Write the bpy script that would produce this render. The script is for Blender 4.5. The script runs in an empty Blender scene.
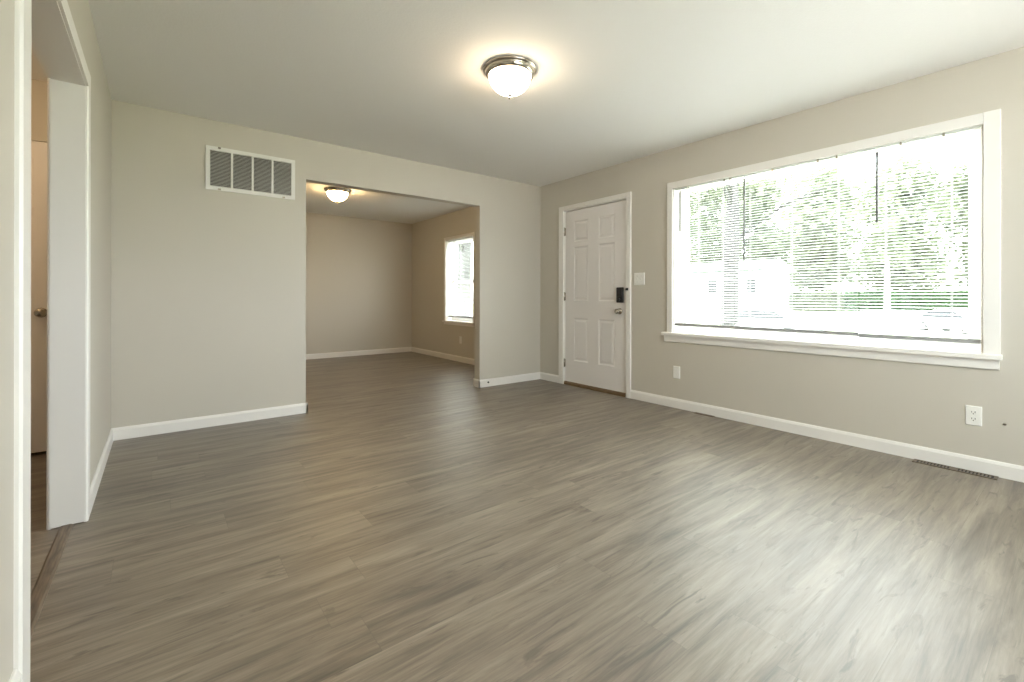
import bpy, math, random
from mathutils import Vector, Matrix, noise

random.seed(7)
scene = bpy.context.scene
C = scene.collection
R = math.radians

# ------------------------------------------------------------------ camera
cam_data = bpy.data.cameras.new('camera')
cam = bpy.data.objects.new('camera', cam_data)
C.objects.link(cam)
cam.location = (0, 0, 1.0256)
cam_data.sensor_width = 36.0
cam_data.lens = 454.15 / 1024 * 36
cam_data.shift_x = -(514.9 - 512) / 1024
cam_data.shift_y = -(341 - 298.0) / 1024
cam_data.clip_start = 0.02
cam_data.clip_end = 400
cam.matrix_world = (Matrix.Translation(cam.location)
                    @ Matrix.Rotation(R(-38.124), 4, 'Z')
                    @ Matrix.Rotation(R(90), 4, 'X')
                    @ Matrix.Rotation(R(0.10), 4, 'Z'))
scene.camera = cam

# ------------------------------------------------------------------ view and light
vs = scene.view_settings
vs.view_transform = 'Standard'
vs.look = 'None'
vs.gamma = 1.0
vs.use_curve_mapping = False
vs.exposure = 0.80

world = bpy.data.worlds.new('world')
scene.world = world
world.use_nodes = True
bg = world.node_tree.nodes['Background']
bg.inputs['Color'].default_value = (0.90, 0.955, 1.0, 1)
bg.inputs['Strength'].default_value = 9.2

sun_data = bpy.data.lights.new('sun', 'SUN')
sun_data.energy = 19.0
sun_data.angle = R(3)
sun_data.color = (1, 0.95, 0.88)
sun = bpy.data.objects.new('sun', sun_data)
C.objects.link(sun)
sun.rotation_euler = Vector((-0.35, 0.15, 0.95)).to_track_quat('Z', 'Y').to_euler()

def portal(name, loc, sx, sy, face=(1, 0, 0)):
    d = bpy.data.lights.new(name, 'AREA')
    d.shape = 'RECTANGLE'
    d.size, d.size_y = sx, sy
    d.cycles.is_portal = True
    o = bpy.data.objects.new(name, d)
    C.objects.link(o)
    o.location = loc
    o.rotation_euler = Vector(face).to_track_quat('Z', 'Y').to_euler()
    return o
portal('window_portal', (4.03, 1.423, 1.38), 2.2, 1.5)
portal('window_portal', (4.03, 6.34, 1.30), 1.1, 1.6)
portal('window_portal', (1.90, -1.45, 1.44), 2.4, 1.35, (0, -1, 0))  # portal of the added back window

scene.cycles.max_bounces = 12
scene.cycles.diffuse_bounces = 7
scene.cycles.transparent_max_bounces = 24
scene.cycles.sample_clamp_indirect = 20
scene.cycles.caustics_reflective = False
scene.cycles.caustics_refractive = False
scene.cycles.use_denoising = True

LAMP_E = 27.0

# ------------------------------------------------------------------ materials
def new_mat(name, color, rough=0.5, spec=0.5, metal=0.0):
    m = bpy.data.materials.new(name)
    m.use_nodes = True
    b = m.node_tree.nodes['Principled BSDF']
    b.inputs['Base Color'].default_value = (*color, 1)
    b.inputs['Roughness'].default_value = rough
    b.inputs['Specular IOR Level'].default_value = spec
    b.inputs['Metallic'].default_value = metal
    return m

def add_bump(m, scale, strength, dist=0.002, detail=4):
    nt = m.node_tree
    tc = nt.nodes.new('ShaderNodeTexCoord')
    n = nt.nodes.new('ShaderNodeTexNoise')
    n.inputs['Scale'].default_value = scale
    n.inputs['Detail'].default_value = detail
    b = nt.nodes.new('ShaderNodeBump')
    b.inputs['Strength'].default_value = strength
    b.inputs['Distance'].default_value = dist
    nt.links.new(tc.outputs['Object'], n.inputs['Vector'])
    nt.links.new(n.outputs['Fac'], b.inputs['Height'])
    nt.links.new(b.outputs['Normal'], nt.nodes['Principled BSDF'].inputs['Normal'])

def vary(m, c1, c2, scale, detail=4, stretch=(1, 1, 1)):
    nt = m.node_tree
    tc = nt.nodes.new('ShaderNodeTexCoord')
    mp = nt.nodes.new('ShaderNodeMapping')
    mp.inputs['Scale'].default_value = stretch
    n = nt.nodes.new('ShaderNodeTexNoise')
    n.inputs['Scale'].default_value = scale
    n.inputs['Detail'].default_value = detail
    r = nt.nodes.new('ShaderNodeValToRGB')
    r.color_ramp.elements[0].position = 0.35
    r.color_ramp.elements[0].color = (*c1, 1)
    r.color_ramp.elements[1].position = 0.65
    r.color_ramp.elements[1].color = (*c2, 1)
    nt.links.new(tc.outputs['Object'], mp.inputs['Vector'])
    nt.links.new(mp.outputs['Vector'], n.inputs['Vector'])
    nt.links.new(n.outputs['Fac'], r.inputs['Fac'])
    nt.links.new(r.outputs['Color'], nt.nodes['Principled BSDF'].inputs['Base Color'])

M = {}
M['wall'] = new_mat('greige_wall_paint', (0.585, 0.548, 0.480), 0.55, 0.35)
add_bump(M['wall'], 160, 0.12, 0.001)
M['ceiling'] = new_mat('ceiling_paint', (0.82, 0.81, 0.79), 0.8, 0.2)
add_bump(M['ceiling'], 90, 0.35, 0.003)
M['trim'] = new_mat('white_trim_paint', (0.84, 0.815, 0.78), 0.35, 0.5)
M['door'] = new_mat('white_door_paint', (0.82, 0.785, 0.765), 0.4, 0.5)
M['plate'] = new_mat('white_plastic', (0.85, 0.84, 0.80), 0.3, 0.5)
M['slot'] = new_mat('dark_slot', (0.03, 0.03, 0.03), 0.6, 0.3)
M['grille'] = new_mat('white_enamel', (0.80, 0.79, 0.75), 0.35, 0.5)
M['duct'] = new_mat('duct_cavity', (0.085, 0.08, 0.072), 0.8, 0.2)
M['nickel'] = new_mat('brushed_nickel', (0.50, 0.46, 0.40), 0.22, 0.5, 1.0)
M['black'] = new_mat('black_plastic', (0.012, 0.012, 0.013), 0.3, 0.5)
M['key'] = new_mat('keypad_glass', (0.03, 0.03, 0.035), 0.12, 0.6)
M['bronze'] = new_mat('brown_register_steel', (0.16, 0.125, 0.09), 0.4, 0.5, 0.4)
M['wood_sill'] = new_mat('threshold_wood', (0.20, 0.125, 0.065), 0.45, 0.4)
vary(M['wood_sill'], (0.13, 0.08, 0.04), (0.26, 0.17, 0.09), 14, 5, (6, 0.6, 6))
M['strip'] = new_mat('transition_strip', (0.15, 0.11, 0.08), 0.4, 0.4)
vary(M['strip'], (0.10, 0.075, 0.052), (0.20, 0.15, 0.105), 20, 5, (6, 0.5, 6))
M['rail'] = new_mat('backlit_shade_rail', (0.34, 0.34, 0.335), 0.5, 0.3)  # grey puts the rail's backlit shade into its colour
M['cord'] = new_mat('white_cord', (0.8, 0.8, 0.78), 0.6, 0.3)
M['wand'] = new_mat('clear_grey_wand', (0.16, 0.16, 0.155), 0.35, 0.4)

# slats: white vinyl letting some daylight through
def slat_mat(name, tr):
    m = bpy.data.materials.new(name)
    m.use_nodes = True
    nt = m.node_tree
    b = nt.nodes['Principled BSDF']
    b.inputs['Base Color'].default_value = (0.84, 0.84, 0.82, 1)
    b.inputs['Roughness'].default_value = 0.35
    t = nt.nodes.new('ShaderNodeBsdfTranslucent')
    t.inputs['Color'].default_value = (0.8, 0.82, 0.82, 1)
    mx = nt.nodes.new('ShaderNodeMixShader')
    mx.inputs['Fac'].default_value = tr
    nt.links.new(b.outputs[0], mx.inputs[1])
    nt.links.new(t.outputs[0], mx.inputs[2])
    nt.links.new(mx.outputs[0], nt.nodes['Material Output'].inputs['Surface'])
    return m
M['slat'] = slat_mat('white_vinyl_slat', 0.25)
M['headrail'] = slat_mat('white_vinyl_headrail', 0.5)

def glass_mat():
    m = bpy.data.materials.new('window_glass')
    m.use_nodes = True
    nt = m.node_tree
    nt.nodes.remove(nt.nodes['Principled BSDF'])
    t = nt.nodes.new('ShaderNodeBsdfTransparent')
    t.inputs['Color'].default_value = (0.96, 0.98, 0.97, 1)
    g = nt.nodes.new('ShaderNodeBsdfGlossy')
    g.inputs['Roughness'].default_value = 0.02
    mx = nt.nodes.new('ShaderNodeMixShader')
    mx.inputs['Fac'].default_value = 0.06
    nt.links.new(t.outputs[0], mx.inputs[1])
    nt.links.new(g.outputs[0], mx.inputs[2])
    nt.links.new(mx.outputs[0], nt.nodes['Material Output'].inputs['Surface'])
    return m
M['glass'] = glass_mat()

def dome_mat(name, col, k):
    m = bpy.data.materials.new(name)
    m.use_nodes = True
    b = m.node_tree.nodes['Principled BSDF']
    b.inputs['Base Color'].default_value = (0.9, 0.88, 0.84, 1)
    b.inputs['Roughness'].default_value = 0.25
    b.inputs['Emission Color'].default_value = (*col, 1)
    b.inputs['Emission Strength'].default_value = LAMP_E * k
    return m
M['dome'] = dome_mat('lit_frosted_glass', (1.0, 0.78, 0.54), 0.85)
M['dome_warm'] = dome_mat('lit_warm_frosted_glass', (1.0, 0.69, 0.33), 1.6)
M['dome_hall'] = dome_mat('lit_amber_frosted_glass', (1.0, 0.72, 0.42), 0.85)  # glow of the added hall light

def leaf_mat(name, c1, c2):
    m = bpy.data.materials.new(name)
    m.use_nodes = True
    nt = m.node_tree
    b = nt.nodes['Principled BSDF']
    b.inputs['Roughness'].default_value = 0.5
    vary(m, c1, c2, 1.3, 5)
    t = nt.nodes.new('ShaderNodeBsdfTranslucent')
    t.inputs['Color'].default_value = (c2[0] * 1.2, c2[1] * 1.2, c2[2], 1)
    mx = nt.nodes.new('ShaderNodeMixShader')
    mx.inputs['Fac'].default_value = 0.3
    nt.links.new(b.outputs[0], mx.inputs[1])
    nt.links.new(t.outputs[0], mx.inputs[2])
    nt.links.new(mx.outputs[0], nt.nodes['Material Output'].inputs['Surface'])
    return m
M['leaf'] = leaf_mat('tree_leaves', (0.055, 0.072, 0.040), (0.125, 0.150, 0.092))
M['leaf_light'] = leaf_mat('light_tree_leaves', (0.065, 0.083, 0.048), (0.135, 0.162, 0.100))
M['leaf_hedge'] = leaf_mat('hedge_leaves', (0.016, 0.042, 0.012), (0.042, 0.100, 0.030))
M['bark'] = new_mat('bark', (0.12, 0.10, 0.085), 0.9, 0.2)
vary(M['bark'], (0.030, 0.030, 0.029), (0.065, 0.064, 0.062), 9, 5, (1, 1, 0.25))
add_bump(M['bark'], 12, 0.6, 0.03)
M['pale_bark'] = new_mat('pale_bark', (0.45, 0.43, 0.40), 0.85, 0.2)
M['grass'] = new_mat('mown_grass', (0.2, 0.26, 0.1), 0.9, 0.1)
vary(M['grass'], (0.24, 0.27, 0.17), (0.36, 0.38, 0.27), 1.6, 6)
M['concrete'] = new_mat('pale_concrete', (0.62, 0.61, 0.59), 0.9, 0.2)
vary(M['concrete'], (0.60, 0.59, 0.57), (0.68, 0.67, 0.65), 3, 6)
M['asphalt'] = new_mat('pale_asphalt', (0.36, 0.35, 0.34), 0.9, 0.2)
vary(M['asphalt'], (0.32, 0.31, 0.30), (0.42, 0.41, 0.40), 3, 6)
M['gutter'] = new_mat('dark_green_gutter', (0.03, 0.04, 0.035), 0.6, 0.3)
M['siding'] = new_mat('white_siding', (0.72, 0.72, 0.70), 0.7, 0.2)
M['shingle'] = new_mat('grey_shingles', (0.16, 0.17, 0.16), 0.9, 0.2)
vary(M['shingle'], (0.12, 0.13, 0.12), (0.22, 0.23, 0.21), 6, 4)
M['darkglass'] = new_mat('dark_window_glass', (0.02, 0.022, 0.025), 0.3, 0.2)
M['tyre'] = new_mat('tyre_rubber', (0.02, 0.02, 0.02), 0.8, 0.3)
M['silver_car'] = new_mat('silver_car_paint', (0.55, 0.56, 0.58), 0.25, 0.6, 0.3)
M['white_car'] = new_mat('white_car_paint', (0.75, 0.75, 0.75), 0.25, 0.6)

# ---- floor planks: rows along X, staggered, individual tone and grain
def plank_mat():
    m = bpy.data.materials.new('grey_oak_planks')
    m.use_nodes = True
    nt = m.node_tree
    L = nt.links
    N = nt.nodes.new
    b = nt.nodes['Principled BSDF']
    def math_(op, a, bb=None, c=None):
        n = N('ShaderNodeMath')
        n.operation = op
        for i, v in enumerate((a, bb, c)):
            if v is None: continue
            if isinstance(v, (int, float)): n.inputs[i].default_value = v
            else: L.new(v, n.inputs[i])
        return n.outputs[0]
    tc = N('ShaderNodeTexCoord')
    sp = N('ShaderNodeSeparateXYZ')
    L.new(tc.outputs['Object'], sp.inputs[0])
    W_, LEN = 0.182, 1.22
    yv = math_('DIVIDE', sp.outputs['Y'], W_)
    row = math_('FLOOR', yv)
    fy = math_('FRACT', yv)
    wn = N('ShaderNodeTexWhiteNoise'); wn.noise_dimensions = '1D'
    L.new(row, wn.inputs['W'])
    xv = math_('ADD', math_('DIVIDE', sp.outputs['X'], LEN), wn.outputs['Value'])
    col = math_('FLOOR', xv)
    fx = math_('FRACT', xv)
    cid = N('ShaderNodeCombineXYZ')
    L.new(row, cid.inputs[0]); L.new(col, cid.inputs[1])
    wn2 = N('ShaderNodeTexWhiteNoise'); wn2.noise_dimensions = '2D'
    L.new(cid.outputs[0], wn2.inputs['Vector'])
    pid = wn2.outputs['Value']
    # grain coordinates
    def grain(sx, sy, detail, rough, dist, off):
        cx = math_('MULTIPLY', sp.outputs['X'], sx)
        cy = math_('MULTIPLY', sp.outputs['Y'], sy)
        cz = math_('MULTIPLY', pid, off)
        cc = N('ShaderNodeCombineXYZ')
        L.new(cx, cc.inputs[0]); L.new(cy, cc.inputs[1]); L.new(cz, cc.inputs[2])
        n = N('ShaderNodeTexNoise')
        n.inputs['Scale'].default_value = 1.0
        n.inputs['Detail'].default_value = detail
        n.inputs['Roughness'].default_value = rough
        n.inputs['Distortion'].default_value = dist
        L.new(cc.outputs[0], n.inputs['Vector'])
        return n.outputs['Fac']
    g1 = grain(1.7, 21, 7, 0.64, 0.5, 1.3)      # broad cathedral streaks
    g2 = grain(4.5, 130, 4, 0.65, 0.2, 53.0)     # fine fibres
    g3 = grain(3.6, 23, 5, 0.62, 1.1, 71.0)      # knots and dark flecks
    g4 = grain(1.1, 7.0, 3, 0.5, 0.9, 3.1)      # large soft tone
    tone = math_('ADD', math_('MULTIPLY', math_('SUBTRACT', g1, 0.5), 1.45),
                 math_('MULTIPLY', math_('SUBTRACT', g2, 0.5), 0.55))
    tone = math_('ADD', tone, math_('MULTIPLY', math_('SUBTRACT', pid, 0.5), 0.12))
    tone = math_('ADD', tone, math_('MULTIPLY', math_('SUBTRACT', g4, 0.5), 0.5))
    tone = math_('ADD', tone, 0.54)
    ramp = N('ShaderNodeValToRGB')
    e = ramp.color_ramp.elements
    e[0].position = 0.12; e[0].color = (0.045, 0.035, 0.026, 1)
    e[1].position = 0.92; e[1].color = (0.305, 0.258, 0.202, 1)
    k = e.new(0.36); k.color = (0.120, 0.094, 0.070, 1)
    k = e.new(0.60); k.color = (0.198, 0.162, 0.122, 1)
    L.new(tone, ramp.inputs['Fac'])
    # dark flecks
    fr = N('ShaderNodeValToRGB')
    fr.color_ramp.elements[0].position = 0.58; fr.color_ramp.elements[0].color = (0, 0, 0, 1)
    fr.color_ramp.elements[1].position = 0.68; fr.color_ramp.elements[1].color = (1, 1, 1, 1)
    L.new(g3, fr.inputs['Fac'])
    mx = N('ShaderNodeMixRGB'); mx.blend_type = 'MIX'
    L.new(math_('MULTIPLY', fr.outputs['Color'], 0.85), mx.inputs['Fac'])
    L.new(ramp.outputs['Color'], mx.inputs['Color1'])
    mx.inputs['Color2'].default_value = (0.075, 0.056, 0.042, 1)
    # seams
    sy_ = math_('MINIMUM', fy, math_('SUBTRACT', 1.0, fy))
    sx_ = math_('MINIMUM', fx, math_('SUBTRACT', 1.0, fx))
    seam = math_('MAXIMUM', math_('LESS_THAN', sy_, 0.0055), math_('LESS_THAN', sx_, 0.0010))
    m2 = N('ShaderNodeMixRGB')
    L.new(math_('MULTIPLY', seam, 0.38), m2.inputs['Fac'])
    L.new(mx.outputs['Color'], m2.inputs['Color1'])
    m2.inputs['Color2'].default_value = (0.07, 0.055, 0.042, 1)
    L.new(m2.outputs['Color'], b.inputs['Base Color'])
    rr = math_('ADD', math_('MULTIPLY', g2, 0.12), 0.40)
    L.new(rr, b.inputs['Roughness'])
    b.inputs['Specular IOR Level'].default_value = 1.0
    b.inputs['Coat Weight'].default_value = 0.5
    b.inputs['Coat Roughness'].default_value = 0.45
    bp = N('ShaderNodeBump')
    bp.inputs['Strength'].default_value = 0.25
    bp.inputs['Distance'].default_value = 0.0012
    L.new(math_('SUBTRACT', g2, seam), bp.inputs['Height'])
    L.new(bp.outputs['Normal'], b.inputs['Normal'])
    return m
M['floor'] = plank_mat()

# ------------------------------------------------------------------ mesh helper
class MB:
    def __init__(self):
        self.v, self.f, self.s = [], [], []
    def add(self, vs, fs, smooth=False):
        n = len(self.v)
        self.v += [tuple(p) for p in vs]
        self.f += [tuple(i + n for i in q) for q in fs]
        self.s += [smooth] * len(fs)
        return self
    def box(self, x0, x1, y0, y1, z0, z1):
        x0, x1 = sorted((x0, x1)); y0, y1 = sorted((y0, y1)); z0, z1 = sorted((z0, z1))
        v = [(x, y, z) for z in (z0, z1) for y in (y0, y1) for x in (x0, x1)]
        f = [(0, 2, 3, 1), (4, 5, 7, 6), (0, 1, 5, 4), (2, 6, 7, 3), (0, 4, 6, 2), (1, 3, 7, 5)]
        return self.add(v, f)
    def prism(self, poly, ax, a, b):
        """poly in the plane across axis ax (0: y,z  1: x,z  2: x,y), extruded from a to b"""
        def P(p, t):
            q = [0, 0, 0]
            o = [i for i in range(3) if i != ax]
            q[o[0]], q[o[1]], q[ax] = p[0], p[1], t
            return tuple(q)
        n = len(poly)
        v = [P(p, a) for p in poly] + [P(p, b) for p in poly]
        f = [tuple(range(n)), tuple(range(2 * n - 1, n - 1, -1))]
        f += [(i, i + n, (i + 1) % n + n, (i + 1) % n) for i in range(n)]
        return self.add(v, f)
    def lathe(self, prof, c, axis='Z', n=48, smooth=True):
        """prof: (radius, height) pairs turned about axis through c"""
        v, f = [], []
        for (r, h) in prof:
            for k in range(n):
                a = 2 * math.pi * k / n
                ca, sa = r * math.cos(a), r * math.sin(a)
                if axis == 'Z': v.append((c[0] + ca, c[1] + sa, c[2] + h))
                elif axis == 'X': v.append((c[0] + h, c[1] + ca, c[2] + sa))
                else: v.append((c[0] + ca, c[1] + h, c[2] + sa))
        for i in range(len(prof) - 1):
            for k in range(n):
                k2 = (k + 1) % n
                f.append((i * n + k, i * n + k2, (i + 1) * n + k2, (i + 1) * n + k))
        if prof[0][0] > 1e-5: f.append(tuple(range(n - 1, -1, -1)))
        if prof[-1][0] > 1e-5: f.append(tuple(range((len(prof) - 1) * n, len(prof) * n)))
        return self.add(v, f, smooth)
    def tube(self, pts, radii, n=10, smooth=True):
        pts = [Vector(p) for p in pts]
        if isinstance(radii, (int, float)): radii = [radii] * len(pts)
        v, f = [], []
        for i, p in enumerate(pts):
            d = (pts[min(i + 1, len(pts) - 1)] - pts[max(i - 1, 0)]).normalized()
            u = d.orthogonal().normalized() if abs(d.z) < 0.9 else Vector((1, 0, 0))
            u = (u - d * u.dot(d)).normalized()
            w = d.cross(u)
            for k in range(n):
                a = 2 * math.pi * k / n
                v.append(tuple(p + (u * math.cos(a) + w * math.sin(a)) * radii[i]))
        for i in range(len(pts) - 1):
            for k in range(n):
                k2 = (k + 1) % n
                f.append((i * n + k, i * n + k2, (i + 1) * n + k2, (i + 1) * n + k))
        f.append(tuple(range(n - 1, -1, -1)))
        f.append(tuple(range((len(pts) - 1) * n, len(pts) * n)))
        return self.add(v, f, smooth)
    def build(self, name, mat, parent=None, bevel=0, origin=None, fix=True):
        off = Vector((0, 0, 0))
        q = parent
        while q is not None:
            off += q.location
            q = q.parent
        if parent is None and origin is not None:
            off = Vector(origin)
        me = bpy.data.meshes.new(name)
        me.from_pydata([tuple(Vector(p) - off) for p in self.v], [], self.f)
        me.polygons.foreach_set('use_smooth', self.s)
        me.materials.append(mat)
        if fix:
            import bmesh
            bm = bmesh.new(); bm.from_mesh(me)
            bmesh.ops.recalc_face_normals(bm, faces=bm.faces)
            bm.to_mesh(me); bm.free()
        o = bpy.data.objects.new(name, me)
        C.objects.link(o)
        if parent is not None: o.parent = parent
        elif origin is not None: o.location = origin
        if bevel:
            md = o.modifiers.new('bevel', 'BEVEL')
            md.width = bevel; md.segments = 2; md.limit_method = 'ANGLE'
        return o

def empty(name, loc):
    o = bpy.data.objects.new(name, None)
    C.objects.link(o)
    o.location = loc
    o.empty_display_size = 0.1
    return o

def tag(o, label, cat, group=None):
    o['label'] = label
    o['category'] = cat
    if group: o['group'] = group
    return o

def structure(o):
    o['kind'] = 'structure'
    return o

# ------------------------------------------------------------------ dimensions
XL, XR = -0.266, 3.815
YB, YF, YFF = -1.30, 4.338, 8.06
YF2 = 4.445                # back face of the dividing wall
H = 2.44
HX0, HX1 = -1.55, -0.373   # the hall
HY0, HY1 = 0.9, 4.25
WT = 0.20                  # outside wall thickness

def wall_holes(ax, p0, p1, a0, a1, z0, z1, holes):
    """wall slab whose normal is axis ax between p0..p1, spanning a0..a1; holes = (a,b,zlo,zhi)"""
    mb = MB()
    def bx(a, b, lo, hi):
        if b - a < 1e-6 or hi - lo < 1e-6: return
        if ax == 0: mb.box(p0, p1, a, b, lo, hi)
        else: mb.box(a, b, p0, p1, lo, hi)
    cur = a0
    for (a, b, lo, hi) in sorted(holes):
        bx(cur, a, z0, z1)
        bx(a, b, z0, lo)
        bx(a, b, hi, z1)
        cur = b
    bx(cur, a1, z0, z1)
    return mb

# ------------------------------------------------------------------ shell
structure(MB().box(HX0 - 0.1, XR + WT, YB - 0.1, YFF + 0.1, -0.12, 0.0).build('floor', M['floor']))
structure(MB().box(HX0 - 0.1, XR + WT, YB - 0.1, YFF + 0.1, H, H + 0.12).build('ceiling', M['ceiling']))

DOOR = (2.978, 3.915, 0.0, 2.075)
WIN1 = (0.397, 2.449, 0.690, 2.072)
WIN2 = (5.885, 6.745, 0.630, 1.995)
structure(wall_holes(0, XR, XR + WT, YB, YFF, 0, H, [DOOR, WIN1, WIN2]).build('wall_right', M['wall']))
OPN = (1.034, 2.893, 0.0, 2.083)
structure(wall_holes(1, YF, YF2, XL, XR, 0, H, [OPN]).build('wall_middle', M['wall']))
HOPN = (1.640, 2.856, 0.0, 2.006)
structure(wall_holes(0, HX1, XL, YB, YFF, 0, H, [HOPN]).build('wall_left', M['wall']))
WIN3 = (0.75, 3.05, 0.80, 2.08)  # opening for the added, unseen back window
structure(wall_holes(1, YB - 0.1, YB, XL, XR, 0, H, [WIN3]).build('wall_back', M['wall']))
structure(MB().box(XL, XR, YFF, YFF + 0.1, 0, H).build('wall_far', M['wall']))
HDOOR = (-1.315, -0.525, 0.0, 2.045)
structure(wall_holes(1, HY1, HY1 + 0.1, HX0, HX1, 0, H, [HDOOR]).build('wall_hall_far', M['wall']))
structure(MB().box(HX0 - 0.1, HX0, HY0 - 0.1, HY1 + 0.1, 0, H).build('wall_hall_left', M['wall']))
structure(MB().box(HX0, HX1, HY0 - 0.1, HY0, 0, H).build('wall_hall_back', M['wall']))

# baseboards: profile with an eased top
BB_H, BB_T = 0.088, 0.014
def baseboard(name, axis, wallpos, sign, a, b, BB_H=BB_H):
    """axis the board runs along (0 = X, 1 = Y); sign = direction into the room"""
    prof = [(0, 0), (BB_T, 0), (BB_T, BB_H - 0.018), (BB_T * 0.55, BB_H - 0.004), (BB_T * 0.3, BB_H), (0, BB_H)]
    poly = [(wallpos + sign * t, z) for t, z in prof]
    mb = MB()
    if axis == 1: mb.prism(poly, 1, a, b)
    else: mb.prism(poly, 0, a, b)
    return structure(mb.build(name, M['trim']))
baseboard('baseboard_right', 1, XR, -1, YB, DOOR[0] - 0.053)
baseboard('baseboard_right_corner', 1, XR, -1, DOOR[1] + 0.073, YF)
baseboard('baseboard_right_far', 1, XR, -1, YF2, YFF)
baseboard('baseboard_middle_left', 0, YF, -1, XL, OPN[0] + BB_T)
baseboard('baseboard_middle_right', 0, YF, -1, OPN[1] - BB_T, XR)
baseboard('baseboard_middle_return', 1, OPN[1], -1, YF - BB_T, YF2 + BB_T)
baseboard('baseboard_middle_return_left', 1, OPN[0], 1, YF - BB_T, YF2 + BB_T)
baseboard('baseboard_middle_back_left', 0, YF2, 1, XL, OPN[0] + BB_T)
baseboard('baseboard_middle_back_right', 0, YF2, 1, OPN[1] - BB_T, XR)
baseboard('baseboard_far', 0, YFF, -1, XL, XR)
baseboard('baseboard_far_left', 1, XL, 1, YF2, YFF)
baseboard('baseboard_left', 1, XL, 1, 2.926, YF)
baseboard('baseboard_left_near', 1, XL, 1, YB, 1.558, 0.155)
baseboard('baseboard_back', 0, YB, 1, XL, XR)
baseboard('baseboard_hall', 1, HX0, 1, HY0, HY1)

# cased opening into the hall
t1 = structure(empty('trim_1', (HX1, (HOPN[0] + HOPN[1]) / 2, 0)))
jm = MB()
jt = 0.018
jm.box(HX1 - 0.004, XL + 0.004, HOPN[0], HOPN[0] + jt, 0.004, HOPN[3] - jt)
jm.box(HX1 - 0.004, XL + 0.004, HOPN[1] - jt, HOPN[1], 0.004, HOPN[3] - jt)
jm.box(HX1 - 0.004, XL + 0.004, HOPN[0], HOPN[1], HOPN[3] - jt, HOPN[3])
jm.build('jamb', M['trim'], t1)
ct = 0.014
def rounded_board(mb, ax_pos, sgn, a, b, lo, hi, r=0.006):
    """flat board on a wall of constant x, eased long edges"""
    x0, x1 = ax_pos, ax_pos + sgn * ct
    poly = [(x0, a), (x1 - sgn * r, a), (x1, a + r), (x1, b - r), (x1 - sgn * r, b), (x0, b)]
    mb.prism(poly, 2, lo, hi)
cs = MB()
rounded_board(cs, XL, 1, HOPN[1] - jt + 0.004, 2.925, 0.0, HOPN[3] + 0.058)
rounded_board(cs, XL, 1, 1.560, HOPN[0] + jt - 0.004, 0.0, HOPN[3] + 0.058)
x0, x1 = XL, XL + ct
cs.prism([(x0, HOPN[3] - jt + 0.004), (x1, HOPN[3] - jt + 0.004), (x1, HOPN[3] + 0.054), (x1 - 0.006, HOPN[3] + 0.058), (x0, HOPN[3] + 0.058)],
         1, HOPN[0] + jt - 0.004, HOPN[1] - jt + 0.004)
cs.build('casing', M['trim'], t1)
cs = MB()
rounded_board(cs, HX1, -1, HOPN[1] - jt + 0.004, HOPN[1] + 0.055, 0.0, HOPN[3] + 0.058)
rounded_board(cs, HX1, -1, HOPN[0] - 0.055, HOPN[0] + jt - 0.004, 0.0, HOPN[3] + 0.058)
cs.box(HX1 - ct, HX1, HOPN[0] - 0.055, HOPN[1] + 0.055, HOPN[3] - jt + 0.004, HOPN[3] + 0.058)
cs.build('casing', M['trim'], t1)

# floor transition strip under the opening
st = MB()
st.prism([(-0.345, 0.0), (-0.345, 0.003), (-0.338, 0.007), (-0.308, 0.007), (-0.300, 0.003), (-0.300, 0.0)], 1, HOPN[0] + jt, HOPN[1] - jt)
structure(st.build('trim_2', M['strip']))

# ------------------------------------------------------------------ doors
def panel_slab(w, h, t, panels, edge=0.009):
    """door slab in local (u across, v up, depth d) ; front face at d = 0, panels get a moulded groove"""
    us = sorted({0, w} | {p[0] for p in panels} | {p[1] for p in panels})
    vs_ = sorted({0, h} | {p[2] for p in panels} | {p[3] for p in panels})
    V, F = [], []
    def q(a, b, c, d):
        n = len(V); V.extend([a, b, c, d]); F.append((n, n + 1, n + 2, n + 3))
    def inside(u, v):
        return any(p[0] < u < p[1] and p[2] < v < p[3] for p in panels)
    for i in range(len(us) - 1):
        for j in range(len(vs_) - 1):
            u0, u1, v0, v1 = us[i], us[i + 1], vs_[j], vs_[j + 1]
            if inside((u0 + u1) / 2, (v0 + v1) / 2): continue
            for d in (0, t):
                q((u0, v0, d), (u1, v0, d), (u1, v1, d), (u0, v1, d))
    rings = [(0, 0), (0.010, 0.005), (0.020, 0.006), (0.042, 0.002)]
    for (u0, u1, v0, v1) in panels:
        for face in (0, 1):
            def D(d): return d if face == 0 else t - d
            for k in range(len(rings) - 1):
                (i0, d0), (i1, d1) = rings[k], rings[k + 1]
                A = [(u0 + i0, v0 + i0, D(d0)), (u1 - i0, v0 + i0, D(d0)), (u1 - i0, v1 - i0, D(d0)), (u0 + i0, v1 - i0, D(d0))]
                B = [(u0 + i1, v0 + i1, D(d1)), (u1 - i1, v0 + i1, D(d1)), (u1 - i1, v1 - i1, D(d1)), (u0 + i1, v1 - i1, D(d1))]
                for s in range(4):
                    q(A[s], A[(s + 1) % 4], B[(s + 1) % 4], B[s])
            i1, d1 = rings[-1]
            q((u0 + i1, v0 + i1, D(d1)), (u1 - i1, v0 + i1, D(d1)), (u1 - i1, v1 - i1, D(d1)), (u0 + i1, v1 - i1, D(d1)))
    q((0, 0, 0), (w, 0, 0), (w, 0, t), (0, 0, t))
    q((0, h, 0), (w, h, 0), (w, h, t), (0, h, t))
    q((0, 0, 0), (0, h, 0), (0, h, t), (0, 0, t))
    q((w, 0, 0), (w, h, 0), (w, h, t), (w, 0, t))
    return V, F

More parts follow.
